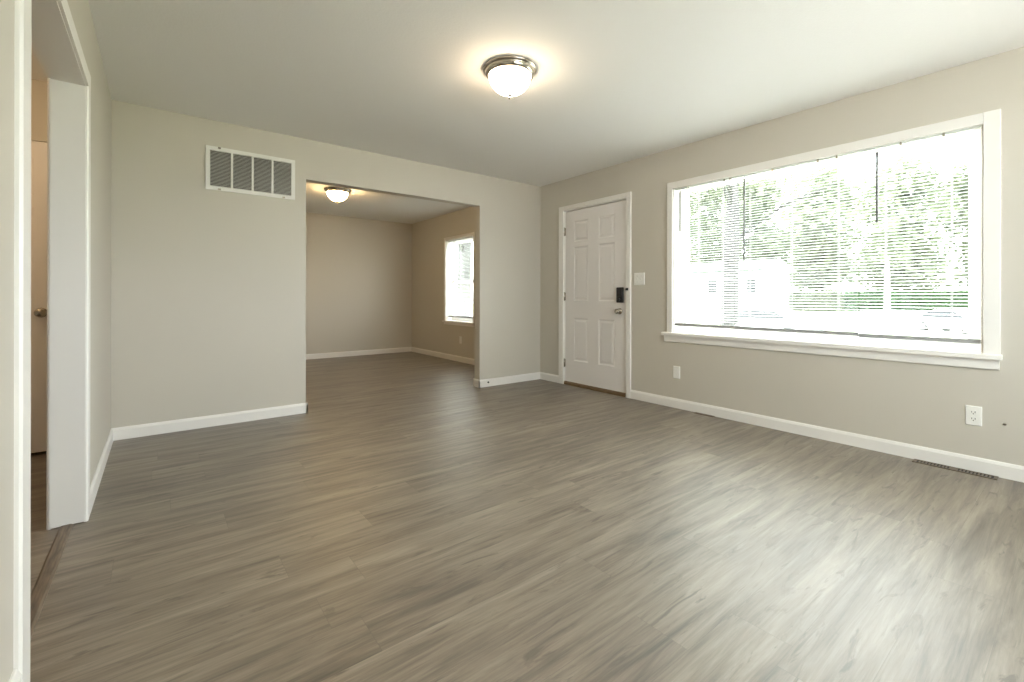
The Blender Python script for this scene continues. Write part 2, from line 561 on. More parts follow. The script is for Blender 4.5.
def weld(o):
    import bmesh
    bm = bmesh.new(); bm.from_mesh(o.data)
    bmesh.ops.remove_doubles(bm, verts=bm.verts, dist=1e-5)
    bmesh.ops.recalc_face_normals(bm, faces=bm.faces)
    bm.to_mesh(o.data); bm.free()

# front door, hinged on its left (far) side
d1 = structure(empty('door_1', (XR, (DOOR[0] + DOOR[1]) / 2, 0)))
DX = XR + 0.006
Y0, Y1 = 2.998, 3.896
w = Y1 - Y0
pan = []
for (a, b) in ((0.150, 0.375), (0.530, 0.752)):
    for (lo, hi) in ((0.245, 0.745), (0.945, 1.575), (1.635, 1.875)):
        pan.append((a, b, lo, hi))
V, F = panel_slab(w, 1.999, 0.042, pan)
mb = MB(); mb.add([(DX + d, Y0 + u, 0.048 + v) for u, v, d in V], F)
o = mb.build('slab', M['door'], d1); weld(o)
fr = MB()   # jamb with stop
fr.box(XR - 0.002, XR + WT, DOOR[0], DOOR[0] + 0.016, 0.0, DOOR[3])
fr.box(XR - 0.002, XR + WT, DOOR[1] - 0.016, DOOR[1], 0.0, DOOR[3])
fr.box(XR - 0.002, XR + WT, DOOR[0] + 0.016, DOOR[1] - 0.016, DOOR[3] - 0.016, DOOR[3])
fr.box(DX + 0.045, DX + 0.06, DOOR[0] + 0.016, DOOR[0] + 0.032, 0.04, DOOR[3] - 0.016)
fr.box(DX + 0.045, DX + 0.06, DOOR[1] - 0.032, DOOR[1] - 0.016, 0.04, DOOR[3] - 0.016)
fr.box(DX + 0.045, DX + 0.06, DOOR[0] + 0.032, DOOR[1] - 0.032, DOOR[3] - 0.032, DOOR[3] - 0.016)
fr.build('jamb', M['trim'], d1)
def casing_frame(mb, y0, y1, z1, o0, o1, oz, x0=XR, t=0.017, z0=0.0):
    # three boards round an opening on the right wall; inner edge thin, outer thick
    def pr(i, o_):
        e = 0.003 if o_ > i else -0.003
        return [(x0, i), (x0 - t + 0.003, i), (x0 - t, i + e), (x0 - t, o_ - e), (x0 - t + 0.003, o_), (x0, o_)]
    mb.prism(pr(y0, o0), 2, z0, oz)
    mb.prism(pr(y1, o1), 2, z0, oz)
    mb.prism(pr(z1, oz), 1, y0, y1)
cs = MB()
casing_frame(cs, DOOR[0] + 0.006, DOOR[1] - 0.006, DOOR[3] - 0.006, 2.927, 3.988, 2.118)
cs.build('casing', M['trim'], d1)
th = MB()
th.prism([(XR - 0.012, 0.0), (XR - 0.012, 0.028), (XR + 0.004, 0.040), (XR + 0.14, 0.040), (XR + 0.14, 0.0)], 1, DOOR[0] + 0.017, DOOR[1] - 0.017)
o = th.build('door_threshold', M['wood_sill'], d1); o['label'] = 'brown wooden threshold'
sw = MB(); sw.box(DX - 0.002, DX + 0.044, Y0, Y1, 0.0405, 0.0475)
sw.build('door_sweep', M['trim'], d1)
# knob
kb = MB()
ky, kz = 3.078, 0.888
kb.lathe([(0.0, 0.0), (0.033, 0.0), (0.033, -0.006), (0.026, -0.011), (0.012, -0.013), (0.011, -0.030),
          (0.020, -0.036), (0.027, -0.046), (0.027, -0.056), (0.020, -0.064), (0.0, -0.066)], (DX, ky, kz), 'X', 28)
kb.build('door_knob', M['nickel'], d1)
# black keypad lock
lk = MB(); lk.box(DX - 0.030, DX, 3.024, 3.106, 0.978, 1.140)
lock = lk.build('keypad_lock', M['black'], d1, bevel=0.008)
lf = MB(); lf.box(DX - 0.0325, DX - 0.029, 3.034, 3.096, 1.050, 1.132)
lf.build('keypad', M['key'], lock, bevel=0.001)
tt = MB(); tt.lathe([(0.0, 0), (0.014, 0), (0.014, -0.012), (0.0, -0.014)], (DX - 0.030, 3.065, 1.012), 'X', 16)
tt.box(DX - 0.050, DX - 0.040, 3.060, 3.070, 0.996, 1.028)
tt.build('thumb_turn', M['black'], lock)
# small black strike sensor on the casing beside the lock
ss = MB(); ss.box(XR - 0.035, XR - 0.016, 2.953, 2.969, 1.105, 1.132); 
ss.lathe([(0, 0), (0.013, 0), (0.013, -0.008), (0, -0.010)], (XR - 0.034, 2.961, 1.118), 'X', 16)
o = ss.build('door_catch', M['black'], d1, bevel=0.002); o['label'] = 'small black catch on the casing'
# hinges
for hz in (0.255, 1.045, 1.815):
    hg = MB()
    hg.tube([(XR - 0.004, 3.8975, hz - 0.05), (XR - 0.004, 3.8975, hz + 0.05)], 0.007, 10)
    hg.box(XR - 0.002, XR + 0.0055, 3.886, 3.8985, hz - 0.045, hz + 0.045)
    hg.build('hinge', M['nickel'], d1)
# unseen panel added behind the slab to block daylight at its gaps
ex = MB(); ex.box(DX + 0.062, DX + 0.09, DOOR[0] + 0.016, DOOR[1] - 0.016, 0.04, DOOR[3] - 0.016)
ex.build('daylight_block', M['door'], d1)

# hall door
d2 = structure(empty('door_2', ((HDOOR[0] + HDOOR[1]) / 2, HY1, 0)))
V, F = panel_slab(0.760, 2.012, 0.035, [(a, b, lo, hi) for (a, b) in ((0.115, 0.335), (0.425, 0.665)) for (lo, hi) in ((0.195, 0.800), (0.985, 1.590), (1.660, 1.905))])
mb = MB(); mb.add([(-1.300 + u, HY1 - 0.022 + d, 0.020 + v) for u, v, d in V], F)
o = mb.build('slab', M['door'], d2); weld(o)
fr = MB()
fr.box(HDOOR[0], HDOOR[0] + 0.014, HY1 - 0.0, HY1 + 0.1, 0, HDOOR[3])
fr.box(HDOOR[1] - 0.014, HDOOR[1], HY1 - 0.0, HY1 + 0.1, 0, HDOOR[3])
fr.box(HDOOR[0], HDOOR[1], HY1 + 0.014, HY1 + 0.1, HDOOR[3] - 0.012, HDOOR[3])
fr.build('jamb', M['trim'], d2)
bk = MB(); bk.box(HDOOR[0], HDOOR[1], HY1 + 0.085, HY1 + 0.0999, 0, HDOOR[3]); bk.build('closet_backing', M['duct'], d2)
kb = MB()
kb.lathe([(0.0, 0.0), (0.032, 0.0), (0.031, -0.006), (0.012, -0.010), (0.011, -0.030),
          (0.020, -0.036), (0.027, -0.046), (0.026, -0.058), (0.018, -0.064), (0.0, -0.066)], (-0.600, HY1 - 0.022, 0.925), 'Y', 24)
kb.build('door_knob', M['nickel'], d2)

# ------------------------------------------------------------------ windows
def frame_rect(mb, x0, x1, y0, y1, z0, z1, wl, wr, wb, wt):
    mb.box(x0, x1, y0, y0 + wr, z0, z1)
    mb.box(x0, x1, y1 - wl, y1, z0, z1)
    mb.box(x0, x1, y0 + wr, y1 - wl, z0, z0 + wb)
    mb.box(x0, x1, y0 + wr, y1 - wl, z1 - wt, z1)

w1 = structure(empty('window_1', (XR, (WIN1[0] + WIN1[1]) / 2, WIN1[2])))
ln = MB()
lt = 0.012
ln.box(XR - 0.001, XR + WT, WIN1[0], WIN1[0] + lt, WIN1[2], WIN1[3])
ln.box(XR - 0.001, XR + WT, WIN1[1] - lt, WIN1[1], WIN1[2], WIN1[3])
ln.box(XR - 0.001, XR + WT, WIN1[0] + lt, WIN1[1] - lt, WIN1[3] - lt, WIN1[3])
ln.build('jamb_liner', M['trim'], w1)
wf = MB()
frame_rect(wf, XR + 0.105, XR + 0.165, WIN1[0] + lt, WIN1[1] - lt, 0.706, WIN1[3] - lt, 0.055, 0.055, 0.050, 0.014)
frame_rect(wf, XR + 0.120, XR + 0.150, WIN1[0] + lt + 0.055, WIN1[1] - lt - 0.055, 0.756, WIN1[3] - lt - 0.014, 0.014, 0.014, 0.014, 0.014)
wf.build('window_frame', M['trim'], w1)
gl = MB(); gl.box(XR + 0.132, XR + 0.138, WIN1[0] + lt + 0.06, WIN1[1] - lt - 0.06, 0.761, WIN1[3] - lt - 0.020)
gl.build('window_glass', M['glass'], w1)
cs = MB()
casing_frame(cs, WIN1[0] + 0.003, WIN1[1] - 0.003, 2.050, 0.330, 2.503, 2.117, z0=0.705)
cs.build('casing', M['trim'], w1)
sl = MB()
sl.prism([(XR - 0.045, 0.676), (XR - 0.045, 0.699), (XR - 0.041, 0.705), (XR + 0.11, 0.705), (XR + 0.11, 0.6905), (XR, 0.6905), (XR, 0.676)], 1, WIN1[0], WIN1[1])
for (a, b) in ((0.322, WIN1[0]), (WIN1[1], 2.545)):
    sl.prism([(XR - 0.045, 0.676), (XR - 0.045, 0.699), (XR - 0.041, 0.705), (XR, 0.705), (XR, 0.676)], 1, a, b)
sl.box(XR + 0.11, XR + WT + 0.03, WIN1[0], WIN1[1], 0.690, 0.7055)
sl.build('window_sill', M['trim'], w1)
ap = MB(); ap.prism([(XR, 0.613), (XR - 0.010, 0.613), (XR - 0.017, 0.620), (XR - 0.017, 0.676), (XR, 0.676)], 1, 0.334, 2.532)
ap.build('apron', M['trim'], w1)

w2 = structure(empty('window_2', (XR, (WIN2[0] + WIN2[1]) / 2, WIN2[2])))
ln = MB()
ln.box(XR - 0.001, XR + WT, WIN2[0], WIN2[0] + lt, WIN2[2], WIN2[3])
ln.box(XR - 0.001, XR + WT, WIN2[1] - lt, WIN2[1], WIN2[2], WIN2[3])
ln.box(XR - 0.001, XR + WT, WIN2[0] + lt, WIN2[1] - lt, WIN2[3] - lt, WIN2[3])
ln.build('jamb_liner', M['trim'], w2)
wf = MB()
a, b = WIN2[0] + lt, WIN2[1] - lt
frame_rect(wf, XR + 0.10, XR + 0.13, a, b, 0.646, 1.315, 0.05, 0.05, 0.055, 0.045)
wf.build('lower_sash', M['trim'], w2)
wf = MB()
frame_rect(wf, XR + 0.132, XR + 0.162, a, b, 1.270, WIN2[3] - lt, 0.05, 0.05, 0.045, 0.05)
wf.build('upper_sash', M['trim'], w2)
gl = MB()
gl.box(XR + 0.112, XR + 0.118, a + 0.045, b - 0.045, 0.690, 1.275)
gl.box(XR + 0.144, XR + 0.150, a + 0.045, b - 0.045, 1.310, WIN2[3] - lt - 0.045)
gl.build('window_glass', M['glass'], w2)
cs = MB()
casing_frame(cs, WIN2[0] + 0.003, WIN2[1] - 0.003, WIN2[3] - 0.003, 5.843, 6.790, 2.037, z0=0.643)
cs.build('casing', M['trim'], w2)
sl = MB()
sl.box(XR - 0.035, XR, 5.825, 6.808, 0.623, 0.645)
sl.box(XR, XR + WT + 0.03, WIN2[0], WIN2[1], 0.630, 0.645)
sl.build('window_sill', M['trim'], w2)
ap = MB(); ap.box(XR - 0.016, XR, 5.845, 6.788, 0.582, 0.623); ap.build('apron', M['trim'], w2)

w3 = structure(empty('added_window', ((WIN3[0] + WIN3[1]) / 2, YB, WIN3[2])))  # unseen window added behind the camera to brighten the room
wf = MB()
for (a, b) in ((WIN3[0], (WIN3[0] + WIN3[1]) / 2), ((WIN3[0] + WIN3[1]) / 2, WIN3[1])):
    wf.box(a, a + 0.04, YB - 0.08, YB - 0.03, WIN3[2], WIN3[3])
    wf.box(b - 0.04, b, YB - 0.08, YB - 0.03, WIN3[2], WIN3[3])
    wf.box(a + 0.04, b - 0.04, YB - 0.08, YB - 0.03, WIN3[2], WIN3[2] + 0.04)
    wf.box(a + 0.04, b - 0.04, YB - 0.08, YB - 0.03, WIN3[3] - 0.04, WIN3[3])
wf.build('window_frame', M['trim'], w3)
gl = MB(); gl.box(WIN3[0] + 0.03, WIN3[1] - 0.03, YB - 0.058, YB - 0.052, WIN3[2] + 0.03, WIN3[3] - 0.03)
gl.build('window_glass', M['glass'], w3)

# ------------------------------------------------------------------ mini blinds
def slats_mesh(y0, y1, ztop, zbot, xc, pitch=0.0212, wd=0.0250, tilt=8.0, seed=0):
    rnd = random.Random(seed)
    mb = MB()
    z = ztop
    n = 0
    while z > zbot:
        tl = R(tilt + rnd.uniform(-1.5, 1.5))
        dz = rnd.uniform(-0.0008, 0.0008)
        pts = []
        for k in range(5):
            s = (k / 4 - 0.5) * wd
            crown = 0.0022 * (1 - (2 * k / 4 - 1) ** 2)
            pts.append((xc + s * math.cos(tl) - crown * math.sin(tl), z + dz + s * math.sin(tl) + crown * math.cos(tl)))
        e0, e1 = y0 + rnd.uniform(0, 0.002), y1 - rnd.uniform(0, 0.002)
        v = [(p[0], e0, p[1]) for p in pts] + [(p[0], e1, p[1]) for p in pts]
        f = [(k, k + 1, k + 6, k + 5) for k in range(4)]
        mb.add(v, f, True)
        z -= pitch
        n += 1
    return mb

def blind(y0, y1, ztop, zbot, xc, wand_len, cords, label, tilt, seed, brackets=()):
    t = tag(empty('mini_blind', (xc, (y0 + y1) / 2, zbot)), label, 'window blind', 'horizontal mini blinds')
    hr = MB()
    hr.prism([(xc - 0.014, ztop - 0.018), (xc - 0.014, ztop), (xc - 0.011, ztop), (xc - 0.011, ztop - 0.015),
              (xc + 0.011, ztop - 0.015), (xc + 0.011, ztop), (xc + 0.014, ztop), (xc + 0.014, ztop - 0.018)], 1, y0, y1)
    head = hr.build('headrail', M['headrail'], t)
    for by in brackets:
        bm_ = MB(); bm_.box(xc - 0.017, xc - 0.0145, by - 0.006, by + 0.006, ztop - 0.030, ztop - 0.001)
        bm_.build('bracket', M['nickel'], head)
    slats_mesh(y0, y1, ztop - 0.030, zbot + 0.022, xc, tilt=tilt, seed=seed).build('slats', M['slat'], t, fix=False)
    br = MB()
    br.prism([(xc - 0.012, zbot - 0.010), (xc - 0.013, zbot), (xc - 0.012, zbot + 0.016), (xc + 0.012, zbot + 0.016), (xc + 0.013, zbot), (xc + 0.012, zbot - 0.010)], 1, y0, y1)
    br.build('bottom_rail', M['rail'], t)
    for cy in cords:
        c = MB()
        for dx in (-0.0135, 0.0135):
            c.tube([(xc + dx, cy, ztop - 0.018), (xc + dx, cy, zbot + 0.012)], 0.0009, 5)
        c.tube([(xc, cy + 0.006, ztop - 0.018), (xc, cy + 0.006, zbot + 0.006)], 0.0008, 5)
        c.build('ladder_cord', M['cord'], t)
    if wand_len:
        wy = y1 - 0.056 if y1 > 2 and y1 < 3 else (y1 - 0.083 if y1 > 1.5 else y1 - 0.101)
        wd_ = MB()
        wd_.tube([(xc - 0.017, wy, ztop - 0.018), (xc - 0.020, wy, ztop - 0.045)], 0.0016, 6)
        wd_.tube([(xc - 0.020, wy, ztop - 0.045), (xc - 0.021, wy, ztop - wand_len)], 0.0072, 6)
        wd_.build('tilt_wand', M['wand'], t)
    return t
XB = XR + 0.022
ZT = WIN1[3] - lt - 0.001
blind(1.876, 2.433, ZT, 0.778, XB, 0.41, (1.98, 2.20, 2.34), 'narrow white mini blind over the big window, the one nearest the front door', 13, 1, (2.30, 1.96, 1.91))
blind(1.010, 1.871, ZT, 0.775, XB, 0.71, (1.128, 1.436, 1.75), 'wide white mini blind in the middle of the big window, with the longest wand', 13, 2, (1.57, 1.257, 1.138))
blind(0.413, 1.005, ZT, 0.768, XB, 0.52, (0.536, 0.859), 'narrow white mini blind over the big window, farthest from the front door', 13, 3, (0.781, 0.574))
blind(WIN2[0] + 0.016, WIN2[1] - 0.016, WIN2[3] - lt - 0.001, 0.715, XR + 0.05, 0, (6.05, 6.34, 6.63), 'white mini blind in the small window of the far room', 13, 4)

# ------------------------------------------------------------------ ceiling lights
def ceiling_light(x, y, label, glass='dome'):
    t = tag(empty('ceiling_light', (x, y, H)), label, 'ceiling light', 'flush mount dome ceiling lights')
    p = MB()
    p.lathe([(0.0, 0.0), (0.165, 0.0), (0.167, -0.005), (0.165, -0.012), (0.156, -0.016), (0.153, -0.018), (0.153, -0.024), (0.150, -0.034),
             (0.142, -0.044), (0.135, -0.047), (0.130, -0.045), (0.130, -0.030), (0.0, -0.030)], (x, y, H), 'Z', 64)
    p.build('lamp_base', M['nickel'], t)
    g = MB()
    prof = []
    for k in range(17):
        a = math.pi / 2 * k / 16
        prof.append((0.129 * math.cos(a) if k < 16 else 0.0, -0.042 - 0.114 * math.sin(a)))
    g.lathe(prof, (x, y, H), 'Z', 64)
    o = g.build('glass_dome', M[glass], t)
    f = MB()
    f.lathe([(0.0, -0.152), (0.015, -0.154), (0.016, -0.161), (0.009, -0.166), (0.006, -0.172), (0.0085, -0.177), (0.007, -0.183), (0.0, -0.185)], (x, y, H), 'Z', 20)
    f.build('finial', M['nickel'], t)
    return t
ceiling_light(1.708, 2.230, 'lit nickel dome light on the living room ceiling, the larger in view')
ceiling_light(1.838, 6.10, 'lit nickel dome light in the far room, seen through the wide opening', 'dome_warm')
ceiling_light(-1.02, 3.25, 'unseen dome light added on the hall ceiling to warm the hall door', 'dome_hall')  # added out of view to tint the hall door warm

# ------------------------------------------------------------------ return air grille
g0 = tag(empty('return_air_grille', (0.617, YF, 1.884)), 'large white louvred return air grille high on the wall left of the opening', 'air grille')
gx0, gx1, gz0, gz1 = 0.291, 0.942, 1.884, 2.230
gf = MB()
fw = 0.030
yy0, yy1 = YF - 0.014, YF
gf.box(gx0, gx1, yy0, yy1, gz1 - fw, gz1)
gf.box(gx0, gx1, yy0, yy1, gz0, gz0 + fw)
gf.box(gx0, gx0 + fw, yy0, yy1, gz0 + fw, gz1 - fw)
gf.box(gx1 - fw, gx1, yy0, yy1, gz0 + fw, gz1 - fw)
iw = (gx1 - gx0 - 2 * fw)
for k in (1, 2, 3):
    c = gx0 + fw + iw * k / 4
    gf.box(c - 0.0075, c + 0.0075, yy0 + 0.001, yy1, gz0 + fw, gz1 - fw)
gf.build('frame', M['grille'], g0, bevel=0.0015)
lv = MB()
nl = 26
for k in range(nl):
    z = gz0 + fw + (gz1 - gz0 - 2 * fw) * (k + 0.5) / nl
    lv.add([(gx0 + fw, YF - 0.0115, z - 0.0030), (gx1 - fw, YF - 0.0115, z - 0.0030), (gx1 - fw, YF - 0.0025, z + 0.0030), (gx0 + fw, YF - 0.0025, z + 0.0030),
            (gx0 + fw, YF - 0.0107, z - 0.0037), (gx1 - fw, YF - 0.0107, z - 0.0037), (gx1 - fw, YF - 0.0017, z + 0.0023), (gx0 + fw, YF - 0.0017, z + 0.0023)],
           [(0, 1, 2, 3), (7, 6, 5, 4), (0, 4, 5, 1), (3, 2, 6, 7), (0, 3, 7, 4), (1, 5, 6, 2)])
lv.build('louvers', M['grille'], g0)
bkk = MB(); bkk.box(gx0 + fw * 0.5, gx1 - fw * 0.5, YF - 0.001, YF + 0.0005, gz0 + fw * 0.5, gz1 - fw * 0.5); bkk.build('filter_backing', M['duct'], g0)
for (lx, lz) in ((0.382, gz1 - 0.008), (0.382, gz0 + 0.008), (0.85, gz0 + 0.008)):
    l = MB(); l.box(lx - 0.010, lx + 0.010, YF - 0.0185, YF - 0.0135, lz - 0.007, lz + 0.007)
    l.build('latch', M['nickel'], g0)

# ------------------------------------------------------------------ outlets and switch
def plate_mb(yc, zc, wd, ht):
    mb = MB()
    x0, x1 = XR, XR - 0.006
    e = 0.004
    V = [(x0, yc - wd / 2, zc - ht / 2), (x0, yc + wd / 2, zc - ht / 2), (x0, yc + wd / 2, zc + ht / 2), (x0, yc - wd / 2, zc + ht / 2),
         (x1, yc - wd / 2 + e, zc - ht / 2 + e), (x1, yc + wd / 2 - e, zc - ht / 2 + e), (x1, yc + wd / 2 - e, zc + ht / 2 - e), (x1, yc - wd / 2 + e, zc + ht / 2 - e)]
    mb.add(V, [(0, 1, 2, 3), (4, 7, 6, 5), (0, 4, 5, 1), (1, 5, 6, 2), (2, 6, 7, 3), (3, 7, 4, 0)])
    return mb
def outlet(yc, zc, label, kind='duplex'):
    t = tag(empty('power_outlet', (XR, yc, zc)), label, 'power outlet', 'white wall outlets')
    plate_mb(yc, zc, 0.072, 0.116).build('cover_plate', M['plate'], t)
    if kind == 'duplex':
        for s in (-1, 1):
            r = MB()
            cz = zc + s * 0.0195
            poly = []
            for k in range(20):
                a = 2 * math.pi * k / 20
                poly.append((yc + 0.0172 * math.cos(a), cz + max(-0.0138, min(0.0138, 0.0172 * math.sin(a)))))
            r.prism(poly, 0, XR - 0.0055, XR - 0.0078)
            rr = r.build('receptacle', M['plate'], t)
            q = MB()
            q.box(XR - 0.0082, XR - 0.0076, yc - 0.0085, yc - 0.0058, cz - 0.002, cz + 0.0085)
            q.box(XR - 0.0082, XR - 0.0076, yc + 0.0058, yc + 0.0085, cz - 0.001, cz + 0.0075)
            q.lathe([(0.0, 0), (0.0028, 0), (0.0028, -0.0006), (0, -0.0006)], (XR - 0.0076, yc, cz - 0.0075), 'X', 10)
            q.build('socket_slots', M['slot'], rr)
        s = MB(); s.lathe([(0, 0), (0.003, 0), (0.002, -0.0012), (0, -0.0014)], (XR - 0.006, yc, zc), 'X', 10)
        s.build('screw', M['plate'], t)
    else:
        r = MB(); r.box(XR - 0.0078, XR - 0.0055, yc - 0.0165, yc + 0.0165, zc - 0.033, zc + 0.033)
        rr = r.build('receptacle', M['plate'], t, bevel=0.001)
        for s in (-1, 1):
            cz = zc + s * 0.018
            q = MB()
            q.box(XR - 0.0084, XR - 0.0076, yc - 0.011, yc + 0.011, cz - 0.010, cz + 0.010)
            q.build('socket_face', M['plate'], rr)
    return t
outlet(0.440, 0.331, 'white duplex wall outlet near the right edge, above the floor register')
outlet(2.407, 0.333, 'white wall outlet below the left end of the big window', 'decor')
outlet(6.266, 0.350, 'white wall outlet below the small window of the far room', 'decor')

sw = tag(empty('light_switch', (XR, 2.828, 1.220)), 'white double light switch on the wall between front door and big window', 'light switch')
plate_mb(2.828, 1.220, 0.128, 0.124).build('cover_plate', M['plate'], sw)
for dy in (-0.023, 0.023):
    s = MB()
    s.box(XR - 0.007, XR - 0.0055, 2.828 + dy - 0.006, 2.828 + dy + 0.006, 1.208, 1.232)
    s.prism([(XR - 0.006, 1.214), (XR - 0.016, 1.226), (XR - 0.016, 1.231), (XR - 0.006, 1.228)], 1, 2.828 + dy - 0.004, 2.828 + dy + 0.004)
    s.build('toggle', M['plate'], sw)
    for dz in (-0.030, 0.030):
        s = MB(); s.lathe([(0, 0), (0.003, 0), (0.002, -0.0012), (0, -0.0014)], (XR - 0.006, 2.828 + dy, 1.220 + dz), 'X', 10)
        s.build('screw', M['wand'], sw)

# screw left in the wall by the near outlet, and one in the baseboard beside the opening
s = MB(); s.lathe([(0, 0.0), (0.004, 0.0), (0.004, -0.010), (0.007, -0.011), (0.006, -0.014), (0, -0.015)], (XR, 0.312, 0.309), 'X', 12)
tag(s.build('wall_screw', M['bronze'], origin=(XR, 0.312, 0.309)), 'small dark screw in the bare wall right of the near outlet', 'screw')
s = MB(); s.lathe([(0, 0.0), (0.006, 0.0), (0.006, -0.010), (0.010, -0.011), (0.009, -0.018), (0, -0.020)], (2.997, YF - BB_T, 0.052), 'Y', 12)
tag(s.build('screw', M['slot'], origin=(2.997, YF - BB_T, 0.052)), 'small black screw in the white baseboard just right of the wide opening', 'screw')

# ------------------------------------------------------------------ floor registers
def register(x0, x1, y0, y1, label, n):
    t = tag(empty('floor_register', ((x0 + x1) / 2, (y0 + y1) / 2, 0)), label, 'floor register', 'brown floor registers along the window wall')
    f = MB()
    zt = 0.005
    bx_, by_ = 0.012, 0.016
    f.box(x0, x1, y0, y0 + by_, 0, zt); f.box(x0, x1, y1 - by_, y1, 0, zt)
    f.box(x0, x0 + bx_, y0 + by_, y1 - by_, 0, zt); f.box(x1 - bx_, x1, y0 + by_, y1 - by_, 0, zt)
    f.build('frame', M['bronze'], t, bevel=0.0015)
    b_ = MB(); b_.box(x0 + bx_, x1 - bx_, y0 + by_, y1 - by_, 0.0002, 0.0010)
    b_.build('duct_opening', M['slot'], t)
    s = MB()
    L_ = y1 - y0 - 2 * by_
    for k in range(1, n):
        c = y0 + by_ + L_ * k / n
        wdt = L_ / n * (0.22 if k != n // 2 else 0.8)
        s.box(x0 + bx_, x1 - bx_, c - wdt, c + wdt, 0.0012, zt - 0.0005)
    xm = (x0 + x1) / 2
    s.build('grille_bars', M['bronze'], t)
    return t
register(3.728, 3.7995, 0.335, 0.705, 'long slotted brown floor register below the near outlet', 22)
register(3.762, 3.7995, 2.030, 2.205, 'short dark floor register against the baseboard, below the window end nearest the door', 10)

# ------------------------------------------------------------------ outdoors
def gz(x, y):
    pts = [(3.9, -0.55), (12, -0.60), (26, -1.02), (37, -1.15), (43, -1.20), (52, -0.45), (75, -0.10), (130, 0.3)]
    for (a, za), (b, zb) in zip(pts, pts[1:]):
        if x <= b:
            t = max(0, (x - a) / (b - a))
            return za + (zb - za) * t
    return pts[-1][1]

def ground_strip(name, xs, y0, y1, mat, dz=0.0, th=0.1):
    mb = MB()
    n = len(xs)
    v = []
    for x in xs:
        z = gz(x, 0) + dz
        v += [(x, y0, z), (x, y1, z), (x, y0, z - th), (x, y1, z - th)]
    f = []
    for i in range(n - 1):
        a, b = i * 4, (i + 1) * 4
        f += [(a, a + 1, b + 1, b), (a + 2, b + 2, b + 3, a + 3), (a, b, b + 2, a + 2), (a + 1, a + 3, b + 3, b + 1)]
    f += [(0, 2, 3, 1), (len(v) - 4, len(v) - 3, len(v) - 1, len(v) - 2)]
    mb.add(v, f)
    return structure(mb.build(name, mat))
ground_strip('ground', [4.03, 12, 26, 37, 43, 52, 75, 130], -45, 90, M['grass'], 0, 0.3)
ground_strip('bounce_slab', [4.03, 9.5], -1.42, 9.0, M['concrete'], 0.03, 0.03)  # pale slab added outside the window to bounce daylight onto the ceiling
structure(MB().box(-12, 4.02, -30, YB - 0.12, -0.85, -0.55).build('ground_back', M['concrete']))
ground_strip('street', [21.0, 26, 30.5], -40, 75, M['asphalt'], 0.02, 0.02)
ground_strip('side_street', [37.2, 42.8], -40, 12, M['asphalt'], 0.02, 0.02)

def leaf_cloud(mb, centre, radius, n, size, rnd, squash=0.8):
    cx_, cy_, cz_ = centre
    for _ in range(n):
        while True:
            p = Vector((rnd.uniform(-1, 1), rnd.uniform(-1, 1), rnd.uniform(-1, 1)))
            if 0.35 < p.length <= 1: break
        if noise.noise((p * 2.1 + Vector(centre))) < -0.12: continue
        c = Vector((cx_ + p.x * radius, cy_ + p.y * radius, cz_ + p.z * radius * squash))
        u = Vector((rnd.gauss(0, 1), rnd.gauss(0, 1), rnd.gauss(0, 0.6))).normalized()
        w_ = u.cross(Vector((rnd.gauss(0, 1), rnd.gauss(0, 1), rnd.gauss(0, 1)))).normalized()
        s = size * rnd.uniform(0.6, 1.3)
        mb.add([tuple(c - u * s), tuple(c + w_ * s * 0.45), tuple(c + u * s), tuple(c - w_ * s * 0.45)], [(0, 1, 2, 3)])

def tree(x, y, height, crown, trunk_r, label, mat='leaf', bark='bark', n=5200, seed=1, lean=(0, 0), clumps=9, low=0.38, size=0.22, group='trees across the street', stretch=False):
    rnd = random.Random(seed)
    z0 = gz(x, y)
    t = tag(empty('tree', (x, y, z0)), label, 'tree', group)
    tk = MB()
    top = height * 0.62
    fork = height * low
    P = lambda h: Vector((x + lean[0] * h, y + lean[1] * h, z0 + h))
    tk.tube([P(-0.1), P(0.4), P(fork * 0.5), P(fork), P(top)], [trunk_r * 1.35, trunk_r, trunk_r * 0.9, trunk_r * 0.75, trunk_r * 0.25], 12)
    ends = []
    for k in range(clumps):
        a = 2 * math.pi * k / clumps + rnd.uniform(-0.4, 0.4)
        hh = rnd.uniform(height * (low + 0.08), height - crown * 0.35)
        rr = crown * (rnd.uniform(0.1, 0.45) if stretch else rnd.uniform(0.35, 0.75)) * (1 - 0.35 * max(0, (hh / height - 0.7)))
        e = Vector((x + lean[0] * hh + rr * math.cos(a), y + lean[1] * hh + rr * math.sin(a), z0 + hh))
        ends.append(e)
        s = P(min(top * 0.95, max(fork * 0.8, hh - rr * 0.9)))
        m_ = (s + e) / 2 + Vector((0, 0, 0.25))
        tk.tube([s, m_, e], [trunk_r * 0.38, trunk_r * 0.22, trunk_r * 0.08], 7)
    tk.build('trunk', M[bark], t)
    cr = MB()
    per = n // (clumps + 1)
    for e in ends:
        leaf_cloud(cr, tuple(e), crown * (rnd.uniform(0.55, 0.7) if stretch else rnd.uniform(0.42, 0.58)), per, size, rnd)
    leaf_cloud(cr, (x + lean[0] * height, y + lean[1] * height, z0 + height - crown * 0.5), crown * 0.6, per, size, rnd)
    cr.build('foliage', M[mat], t, fix=False)
    return t
tree(14.9, 7.50, 10.5, 4.3, 0.29, 'big grey-trunked tree standing in the front lawn before the white house', 'leaf_light', n=5200, seed=3, lean=(0.0, -0.03), low=0.42, size=0.15, group='trees in the front lawn')
tree(6.9, 11.3, 9.5, 3.4, 0.24, 'dark forked tree trunk outside the far room window', 'leaf', n=3600, seed=5, lean=(0.02, -0.03), low=0.35, size=0.14, group='trees in the front lawn')
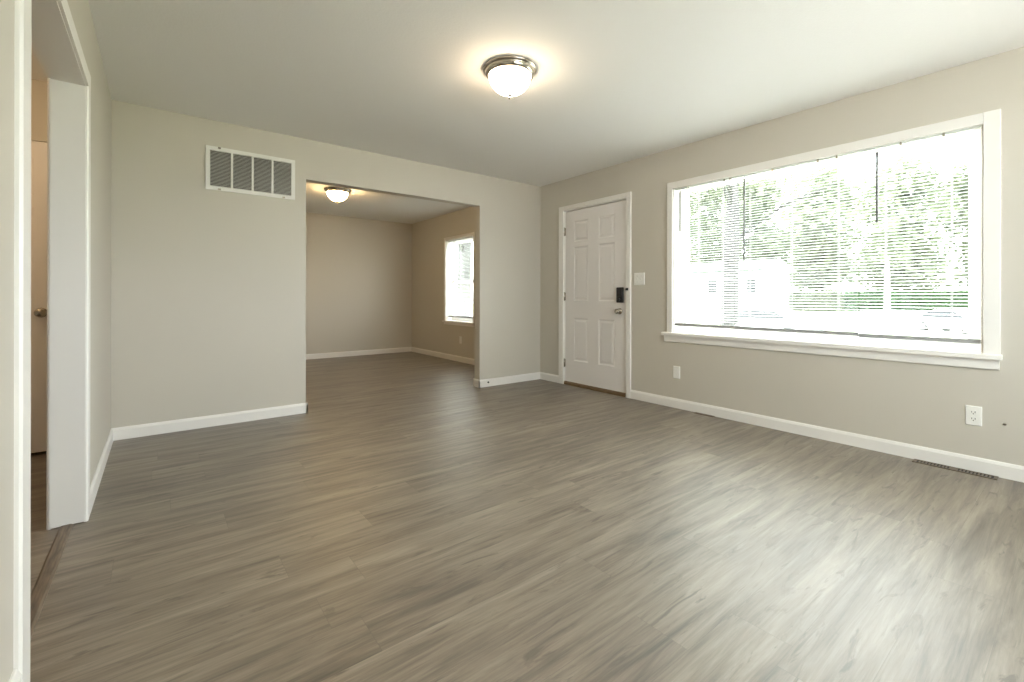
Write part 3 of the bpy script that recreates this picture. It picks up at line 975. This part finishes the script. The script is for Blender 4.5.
rows = [
    (51.5, 34.5, 17, 4.8, 'tall tree rising behind the left end of the white house'),
    (67.5, 37.0, 21, 6.0, 'farthest tree behind the white house roof'),
    (56.5, 24.8, 16, 4.0, 'green tree rising behind the roof near the right end of the white house'),
    (65.5, 21.0, 18, 4.4, 'green tree rising clear of the white house, right of its roof'),
    (83.0, 27.5, 22, 6.2, 'tall pale tree in the middle of the far row'),
    (75.0, 14.8, 19, 5.2, 'full tree standing behind the joint of the two hedges'),
    (93.0, 20.5, 22, 6.2, 'farther tree showing above the bright green hedge'),
    (84.7, 8.6, 19, 5.8, 'full tree behind the bright green hedge, right part'),
    (103.0, 6.0, 22, 6.2, 'farthest tree at the right end of the row'),
]
for i, (x, y, h, c, lb) in enumerate(rows):
    tree(x, y, h, c, 0.32, lb, ('leaf', 'leaf_light')[i % 2], n=11000, seed=20 + i, low=0.10, clumps=22, size=0.42, stretch=True)
tree(49.0, 10.9, 8.5, 1.7, 0.24, 'slim tree with a pale trunk standing before the bright green hedge', 'leaf', 'pale_bark', n=1500, seed=50, low=0.5, clumps=6, size=0.25)

def hedge(p0, p1, ht, dp, label, mat, n, seed):
    rnd = random.Random(seed)
    a, b = Vector(p0), Vector(p1)
    L_ = (b - a).length
    d = (b - a) / L_
    nrm = Vector((-d.y, d.x))
    t = tag(empty('hedge', ((p0[0] + p1[0]) / 2, (p0[1] + p1[1]) / 2, gz((p0[0] + p1[0]) / 2, 0))), label, 'hedge')
    st_ = MB()
    k = 0.4
    while k < L_:
        q = a + d * k
        z = gz(q.x, q.y)
        st_.tube([(q.x, q.y, z - 0.05), (q.x, q.y, z + ht * 0.75)], 0.04, 6)
        k += 0.8
    st_.build('stems', M['bark'], t)
    mb = MB()
    for _ in range(n):
        s = rnd.uniform(0, L_)
        hh = ht * (0.92 + 0.12 * noise.noise(Vector((s * 0.7, seed, 0))))
        w_ = rnd.uniform(-1, 1)
        z = rnd.uniform(0.03, 1.0) * hh
        if rnd.random() < 0.5: w_ = math.copysign(rnd.uniform(0.8, 1), w_)
        c2 = a + d * s + nrm * w_ * dp / 2
        c = Vector((c2.x, c2.y, gz(c2.x, c2.y) + z))
        u = Vector((rnd.gauss(0, 1), rnd.gauss(0, 1), rnd.gauss(0, 1))).normalized()
        v_ = u.cross(Vector((rnd.gauss(0, 1), rnd.gauss(0, 1), rnd.gauss(0, 1)))).normalized()
        sz = rnd.uniform(0.10, 0.20)
        mb.add([tuple(c - u * sz), tuple(c + v_ * sz * 0.6), tuple(c + u * sz), tuple(c - v_ * sz * 0.6)], [(0, 1, 2, 3)])
    mb.build('foliage', M[mat], t, fix=False)
    return t
hedge((51.7, 22.6), (58.6, 17.2), 2.3, 1.4, 'dull green hedge right of the white house', 'leaf', 10000, 61)
hedge((59.1, 16.8), (71.0, 7.6), 2.3, 1.5, 'bright green clipped hedge at the right of the window view', 'leaf_hedge', 16000, 62)

# white house across the street
hx0, hx1, hy0, hy1 = 38.0, 43.5, 16.5, 31.5
hz = gz(39, 0) - 0.05
eave = 3.25
hs = tag(empty('house', (hx0, (hy0 + hy1) / 2, hz)), 'low white house with a grey roof across the street', 'house')
wb = MB(); wb.box(hx0, hx1, hy0, hy1, hz, eave); wb.build('walls', M['siding'], hs)
rf = MB()
ym = (hy0 + hy1) / 2
rf.prism([(hx0 - 0.5, eave), (hx0 - 0.5, eave + 0.16), ((hx0 + hx1) / 2, eave + 1.1), (hx1 + 0.5, eave + 0.16), (hx1 + 0.5, eave)], 1, hy0 - 0.4, hy1 + 0.4)
rf.build('roof', M['shingle'], hs)
gt = MB(); gt.box(hx0 - 0.62, hx0 - 0.5, hy0 - 0.4, hy1 + 0.4, eave + 0.0, eave + 0.17); gt.build('gutter', M['gutter'], hs)
for (a, b) in ((16.75, 17.65), (20.0, 21.0), (24.0, 26.0)):
    f = MB(); frame_rect(f, hx0 - 0.06, hx0, a, b, 1.35, 2.75, 0.09, 0.09, 0.09, 0.09)
    ff = f.build('window', M['siding'], hs)
    p = MB(); p.box(hx0 - 0.03, hx0, a + 0.09, b - 0.09, 1.44, 2.66); p.build('pane', M['darkglass'], ff)
dr = MB(); dr.box(hx0 - 0.05, hx0, 22.3, 23.3, hz + 0.1, 1.85); dr.build('door', M['siding'], hs)

# parked cars
def car(x, y, rz, label, paint):
    t = tag(empty('car', (0, 0, 0)), label, 'car', 'parked cars')
    body = MB()
    prof = [(-2.25, 0.35), (-2.28, 0.62), (-2.15, 0.86), (-1.55, 0.93), (-0.75, 1.38), (-0.35, 1.47), (0.75, 1.46), (1.25, 1.36), (1.85, 0.97),
            (2.15, 0.92), (2.26, 0.66), (2.22, 0.35), (1.80, 0.30), (-1.8, 0.30)]
    hw = 0.88
    n = len(prof)
    V = []
    for s in (-1, 1):
        for (px_, pz) in prof:
            k = max(0, (pz - 0.93) / 0.54)
            V.append((px_, s * (hw - 0.16 * k), pz))
    F = [tuple(range(n)), tuple(range(2 * n - 1, n - 1, -1))] + [(i, i + n, (i + 1) % n + n, (i + 1) % n) for i in range(n)]
    body.add(V, F)
    body.build('body', M[paint], t, bevel=0.05)
    win = MB()
    side = [(-1.35, 0.99), (-0.68, 1.34), (-0.32, 1.41), (0.72, 1.40), (1.15, 1.32), (1.60, 0.99)]
    for s in (-1, 1):
        vv = []
        for (px_, pz) in side:
            k = max(0, (pz - 0.93) / 0.54)
            vv.append((px_, s * (hw - 0.16 * k + 0.006), pz))
        win.add(vv, [tuple(range(len(side)))])
    win.add([(-1.50, -0.70, 0.98), (-1.50, 0.70, 0.98), (-0.78, 0.62, 1.385), (-0.78, -0.62, 1.385)], [(0, 1, 2, 3)])
    win.add([(1.80, -0.70, 1.02), (1.80, 0.70, 1.02), (1.31, 0.62, 1.345), (1.31, -0.62, 1.345)], [(0, 1, 2, 3)])
    win.build('windows', M['darkglass'], t, fix=False)
    for (wx, s) in ((-1.42, -1), (-1.42, 1), (1.38, -1), (1.38, 1)):
        w_ = MB()
        w_.lathe([(0.0, -0.10), (0.20, -0.10), (0.22, -0.11), (0.32, -0.10), (0.335, -0.06), (0.335, 0.06), (0.32, 0.10), (0.22, 0.11), (0.0, 0.10)], (wx, s * 0.80, 0.335), 'Y', 24)
        wh = w_.build('wheel', M['tyre'], t)
        h_ = MB(); h_.lathe([(0.0, s * 0.105), (0.18, s * 0.105), (0.19, s * 0.115), (0.0, s * 0.125)], (wx, s * 0.80, 0.335), 'Y', 20)
        h_.build('hubcap', M['silver_car'], wh)
    for (ba, bb_) in ((-2.31, -2.20), (2.20, 2.29)):
        bp_ = MB(); bp_.box(ba, bb_, -0.80, 0.80, 0.36, 0.50)
        bp_.build('bumper', M['black'], t, bevel=0.02)
    for ey, sx in ((-0.66, -1), (0.66, -1), (-0.66, 1), (0.66, 1)):
        l_ = MB(); l_.box(sx * 2.20, sx * 2.29, ey - 0.14, ey + 0.14, 0.64, 0.78)
        l_.build('lamp', M['darkglass'] if sx > 0 else M['plate'], t)
    t.location = (x, y, gz(x, y) + 0.02)
    t.rotation_euler = (0, 0, rz)
    return t
car(25.2, 10.4, R(80), 'silver car parked in the street in front of the white house', 'silver_car')
car(40.0, 5.4, R(55), 'white car parked in the side street before the bright green hedge', 'white_car')
